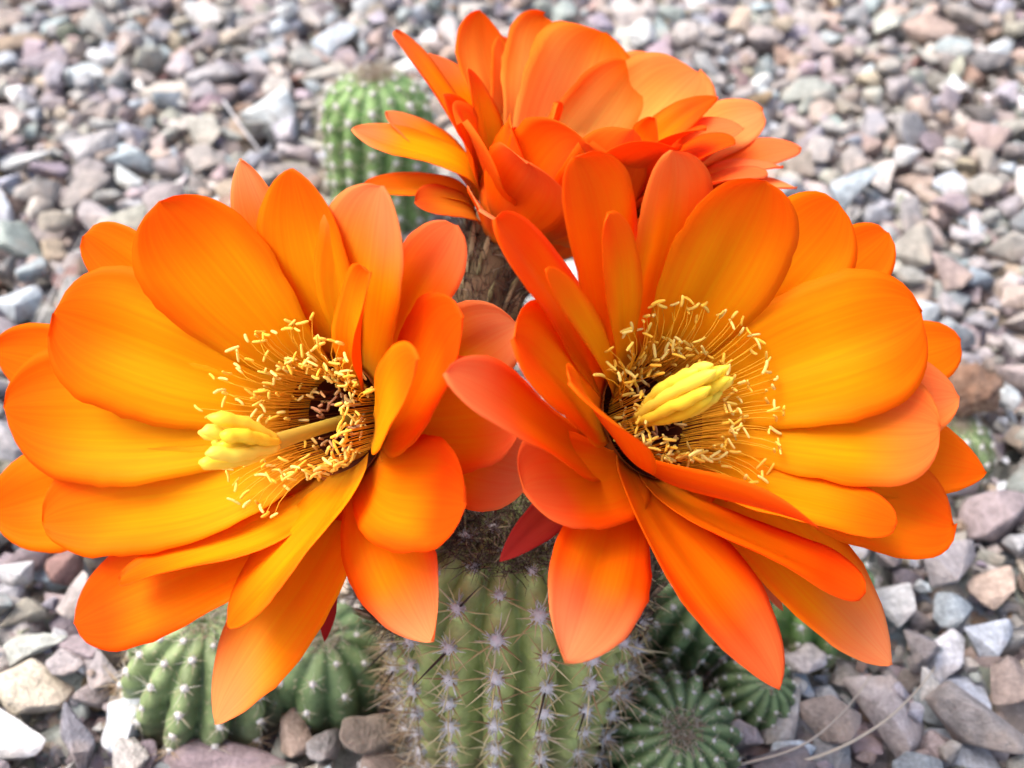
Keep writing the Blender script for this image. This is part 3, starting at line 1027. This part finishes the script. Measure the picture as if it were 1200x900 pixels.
def flower(label, Cpx, depth, Ncam, seed):
    C = at(Cpx[0], Cpx[1], depth)
    Nn = (CX * Ncam[0] + CU * Ncam[1] + CB * Ncam[2]).normalized()
    root = empty("flower", (0, 0, 0), main)
    root["label"] = label
    return root, C, Nn

def add_petals(root, C, Nn, depth, LIST, seed):
    for i, it in enumerate(LIST):
        (px, py, wpx, lay) = it[:4]
        kw = dict(it[4]) if len(it) > 4 else {}
        h = kw.pop("h", {0: .036, 1: .028, 2: .018, 3: .006}[lay])
        b = kw.pop("b", None)
        if b is not None: tip = at(px, py, depth - b)
        else: tip = on_plane(px, py, C + Nn * h, Nn)
        dd = to_px(tip)[2]
        name = kw.pop("name", "petal")
        petal(root, C, Nn, tip, wpx * (0.35 * depth + 0.65 * dd) / FPX, lay, seed=seed + i, name=name, **kw)

def fillers(root, C, Nn, n, rad, h, wid, seed, skip=None):
    """outer petals that close the gaps between those in front"""
    r = random.Random(seed)
    x, y, z = frame(Nn)
    for k in range(n):
        a = 2 * math.pi * (k + r.uniform(-.25, .25)) / n
        d = x * math.cos(a) + y * math.sin(a)
        q = rad * r.uniform(.85, 1.05)
        tip = C + d * q + Nn * h * r.uniform(.7, 1.2)
        petal(root, C, Nn, tip, wid * r.uniform(.9, 1.1), 2, zb=-.014, rb=.0165, e=6, sharp=r.uniform(0, .5), red=.45, seed=seed + k, pink=.0)

# ---- flower with the drooping stigma, facing the camera side and leaning over the low offset
fl, C, Nn = flower("wide open orange flower whose pale yellow stigma droops aside, above the low ribbed offset", (372, 494), .305, (-.46, -.06, .88), 100)
LEFT = [
    (63, 366, 158, 0, dict(sharp=.05, h=.030)),
    (186, 236, 150, 0, dict(sharp=.15, h=.030)),
    (340, 198, 128, 1, dict(sharp=.6, h=.026)),
    (446, 218, 134, 1, dict(sharp=.45, pink=.7, h=.028)),
    (432, 318, 66, 0, dict(sharp=.0, roll=-25, h=.030, cup=.5)),
    (281, 186, 84, 2, dict(sharp=.45, pink=.75)),
    (98, 276, 84, 2, dict(sharp=.0)),
    (-8, 412, 96, 2, dict(sharp=.2)),
    (4, 478, 150, 0, dict(sharp=.2, h=.026)),
    (-10, 598, 120, 2, dict(sharp=.2)),
    (50, 612, 112, 0, dict(sharp=.1, h=.022, az=25)),
    (140, 680, 72, 1, dict(sharp=.1, roll=30, h=.022, red=.15, az=45)),
    (86, 730, 110, 2, dict(sharp=.2, red=.4, az=35)),
    (266, 734, 146, 0, dict(sharp=.0, h=.024, az=42)),
    (252, 848, 122, 2, dict(sharp=.65, pink=.7, h=.010, az=30)),
    (508, 752, 120, 1, dict(sharp=.8, pink=.8, h=.010, red=.55)),
    (546, 590, 126, 1, dict(sharp=.0, h=.020, red=.6, az=-30)),
    (542, 372, 118, 1, dict(sharp=.05, h=.022, red=.6, az=-30)),
    (488, 422, 84, 0, dict(sharp=.1, h=.040, red=.0, az=-25)),
    (614, 488, 122, 2, dict(sharp=.1, h=-.002, red=.4, pink=.3)),
    (534, 264, 84, 2, dict(sharp=.1, h=.012, pink=.45, red=.4)),
    (608, 382, 96, 3, dict(sharp=.2, h=-.012, pink=1.0)),
    (626, 556, 112, 3, dict(sharp=.2, h=-.014, pink=.8, red=.4)),
    (380, 752, 34, 3, dict(sharp=.9, h=-.020, crim=.95, name="sepal")),
]
add_petals(fl, C, Nn, .305, LEFT, 100)
fillers(fl, C, Nn, 13, .031, -.004, .022, 150)
throat(fl, C, Nn)
stamens(fl, C, Nn, 90, 160, 84, 3, near=(CX * .75 - CU * .65).normalized())
pistil(fl, C, Nn, at(318, 520, .281), at(234, 514, .270), .0044, 10, 2, .0017, -.25)
base = C - Nn * .030
floral_tube(fl, [Vector((-.034, -.010, .092)), Vector((-.052, -.016, .112)), base - Nn * .030, base + Nn * .016], (.0085, .0100, .0165), 21, [(.22, .19, .10), (.30, .20, .13), (.17, .12, .08)], 1500)

# ---- flower with the closed upright stigma
fr, C, Nn = flower("wide open orange flower with a thick closed yellow stigma standing in its dark throat", (786, 482), .300, (.45, .22, .86), 200)
RIGHT = [
    (1080, 366, 158, 0, dict(sharp=.05, h=.036)),
    (982, 236, 120, 1, dict(sharp=.05)),
    (898, 212, 146, 0, dict(sharp=.05, h=.036)),
    (788, 176, 112, 1, dict(sharp=.25, pink=.25, h=.034, red=.1)),
    (672, 184, 110, 1, dict(sharp=.05, h=.036, red=.15)),
    (712, 250, 58, 0, dict(sharp=.0, h=.036)),
    (580, 256, 96, 1, dict(sharp=.15, h=.030, red=.55, roll=25)),
    (640, 316, 42, 0, dict(sharp=.1, h=.032)),
    (602, 396, 128, 1, dict(sharp=.0, h=.026, red=.3, az=14)),
    (522, 436, 100, 2, dict(sharp=.4, h=.026, pink=.45, red=.8, az=30)),
    (1040, 272, 84, 2, dict(sharp=.0)),
    (1126, 398, 84, 2, dict(sharp=.1)),
    (1124, 464, 118, 1, dict(sharp=.3, pink=.4)),
    (1102, 500, 136, 0, dict(sharp=.05, h=.030, pink=.25)),
    (1156, 553, 100, 2, dict(sharp=.6)),
    (1118, 614, 124, 2, dict(sharp=.0, h=.018)),
    (1052, 612, 92, 0, dict(sharp=.0, h=.028, red=.1, az=-25)),
    (960, 618, 76, 0, dict(sharp=.0, h=.034, red=.4, roll=15, az=-60)),
    (1014, 696, 92, 1, dict(sharp=.0, h=.024, red=.6, az=-45)),
    (1046, 778, 108, 2, dict(sharp=.55, h=.010, pink=.85)),
    (914, 808, 126, 1, dict(sharp=.6, h=.018, red=.75, pink=.3, az=-40)),
    (662, 776, 118, 2, dict(sharp=.6, h=.012, red=.8, pink=.9)),
    (614, 574, 118, 1, dict(sharp=.0, h=.008, red=.8, pink=.25, az=30)),
    (668, 446, 104, 0, dict(sharp=.1, h=.032, red=.0, az=42)),
    (586, 658, 44, 3, dict(sharp=.9, h=-.010, crim=.92, pink=.5, name="sepal")),
    (720, 738, 40, 3, dict(sharp=.7, h=-.008, crim=.5, pink=1.0, name="sepal")),
    (918, 716, 30, 3, dict(sharp=.7, h=-.022, crim=.4, pink=.7, name="sepal")),
]
add_petals(fr, C, Nn, .300, RIGHT, 200)
fillers(fr, C, Nn, 13, .031, -.004, .022, 250)
throat(fr, C, Nn)
stamens(fr, C, Nn, 100, 160, 76, 4, near=(-CX * .62 - CU * .78).normalized())
pistil(fr, C, Nn, at(752, 489, .291), at(850, 438, .266), .0036, 11, 5, .0016, .5)
base = C - Nn * .030
floral_tube(fr, [Vector((.033, -.008, .094)), Vector((.050, -.010, .110)), base - Nn * .030, base + Nn * .016], (.0085, .0100, .0165), 22, [(.22, .19, .10), (.30, .20, .13), (.17, .12, .08)], 1500)

# ---- flower seen from the side, on its hairy tube behind the two others
fb, C, Nn = flower("orange flower seen side-on on a brown hairy tube, opening away behind the other two flowers", (640, 228), .365, (.56, .62, .46), 300)
BACK = [
    (563, 12, 95, 1, dict(pale=.4, b=-.018, sharp=.5, e=50)),
    (637, 18, 102, 1, dict(pale=.75, b=-.030, sharp=.15)),
    (708, 38, 142, 0, dict(pale=.75, b=-.022, sharp=.3)),
    (770, 64, 93, 1, dict(pale=.75, b=-.036, sharp=.3, pink=.4)),
    (818, 84, 112, 1, dict(pale=.75, b=-.024, sharp=.1, pink=.4)),
    (462, 36, 63, 2, dict(b=.004, sharp=.3, pink=.2)),
    (504, 62, 78, 2, dict(b=-.014, sharp=.2, pink=.4)),
    (413, 150, 81, 2, dict(b=.012, sharp=.7, pink=.7)),
    (452, 130, 63, 3, dict(b=-.004, sharp=.3, pink=.6)),
    (426, 216, 54, 3, dict(b=.008, sharp=.5, crim=.2, e=-30)),
    (486, 236, 56, 3, dict(b=.018, sharp=.5, crim=.45, e=-30, name="sepal")),
    (542, 143, 137, 1, dict(b=.036, sharp=.3, red=.5)),
    (548, 80, 76, 1, dict(b=.004, sharp=.5, red=.2)),
    (650, 120, 112, 0, dict(b=.012, sharp=.0, red=.3)),
    (768, 138, 102, 0, dict(b=.014, sharp=.5, red=.55)),
    (690, 168, 142, 1, dict(b=.038, sharp=.2, red=.6)),
    (562, 244, 76, 3, dict(b=.030, sharp=.4, pink=.9, e=-20)),
    (620, 190, 110, 2, dict(b=.044, sharp=.3, red=.5, pink=.2)),
    (894, 130, 76, 1, dict(pale=.75, b=-.012, sharp=.1, pink=.6)),
    (939, 176, 68, 2, dict(b=.0, sharp=.5, pink=.4, red=.5)),
    (842, 114, 51, 1, dict(b=.0, sharp=.8, red=.5)),
    (934, 220, 81, 2, dict(b=.014, sharp=.4, pink=.8)),
    (790, 172, 112, 1, dict(b=.034, sharp=.2, red=.5)),
    (862, 168, 85, 1, dict(b=.022, sharp=.3, red=.7)),
    (900, 205, 85, 1, dict(b=.028, sharp=.2, red=.6, pink=.3)),
    (600, 150, 92, 1, dict(b=.030, sharp=.3, red=.7)),
    (742, 152, 104, 1, dict(b=.030, sharp=.3, red=.9)),
    (828, 150, 92, 1, dict(b=.028, sharp=.3, red=.8)),
    (598, 46, 84, 2, dict(b=-.030, sharp=.3, pale=.5)),
    (674, 30, 92, 2, dict(b=-.038, sharp=.3, pale=.7)),
    (742, 76, 90, 1, dict(b=-.020, sharp=.4, pale=.7)),
    (872, 150, 72, 1, dict(b=.004, sharp=.4, red=.4, pink=.4)),
    (520, 110, 84, 2, dict(b=.016, sharp=.4, red=.5)),
    (918, 196, 70, 1, dict(b=.010, sharp=.5, red=.5, pink=.5)),
]
add_petals(fb, C, Nn, .365, BACK, 300)
fillers(fb, C, Nn, 11, .024, .010, .022, 350)
throat(fb, C, Nn)
stamens(fb, C, Nn, 0, 40, 10, 6)
foot = Vector((-.012, .030, .108))
base = C - Nn * .022
floral_tube(fb, [foot, at(556, 420, .372), at(556, 330, .372), base], (.0090, .0080, .0165), 23, [(.26, .22, .11), (.42, .35, .20), (.16, .10, .06), (.22, .20, .10)], 2400)

# pink bud on the pale offset
petal(pale, paleM @ Vector((-.012, -.008, .036)), Vector((-.3, -.3, .9)).normalized(), Vector((-.026, -.014, .062)), .008, 3, rb=.002, zb=0, a0=10, e=60, sharp=.8, pink=1.0, crim=.45, seed=900, name="bud", cup=.9)

# ================================================================== DRY STEMS ON THE GRAVEL
def straw(pts_px, z0, rad, col, label, name="straw"):
    P = [on_ground(px, py, z) for (px, py, z) in pts_px]
    T = Tubes()
    out = []
    n = len(P)
    for i in range(n - 1):
        a, b, c, d = P[max(0, i - 1)], P[i], P[i + 1], P[min(n - 1, i + 2)]
        for k in range(8):
            t = k / 8
            out.append(.5 * ((2 * b) + (c - a) * t + (2 * a - 5 * b + 4 * c - d) * t * t + (3 * b - a - 3 * c + d) * t ** 3))
    out.append(P[-1])
    m = len(out)
    T.add(out, [rad * (1 - .6 * i / m) for i in range(m)], 5, col, 0, True)
    o = T.build(name, M_STRAW)
    tag(o, label, "straw")
straw([(850, 912, .022), (960, 886, .036), (1030, 850, .044), (1072, 812, .042), (1096, 782, .028)], 0, .00075, (.50, .44, .36), "long curved dry straw arching over the gravel")
straw([(838, 902, .024), (930, 878, .036), (985, 838, .036), (1022, 790, .026)], 0, .0006, (.46, .40, .34), "thin faint straw inside the curve of the longer one")
straw([(262, 118, .030), (284, 150, .034), (312, 186, .028)], 0, .0011, (.46, .46, .48), "short straight grey twig leaning by the craggy bluish white stone", "twig")
straw([(38, 398, .030), (58, 350, .036), (98, 272, .030)], 0, .0006, (.52, .50, .48), "fine pale straw by the edge of the drooping-stigma flower")
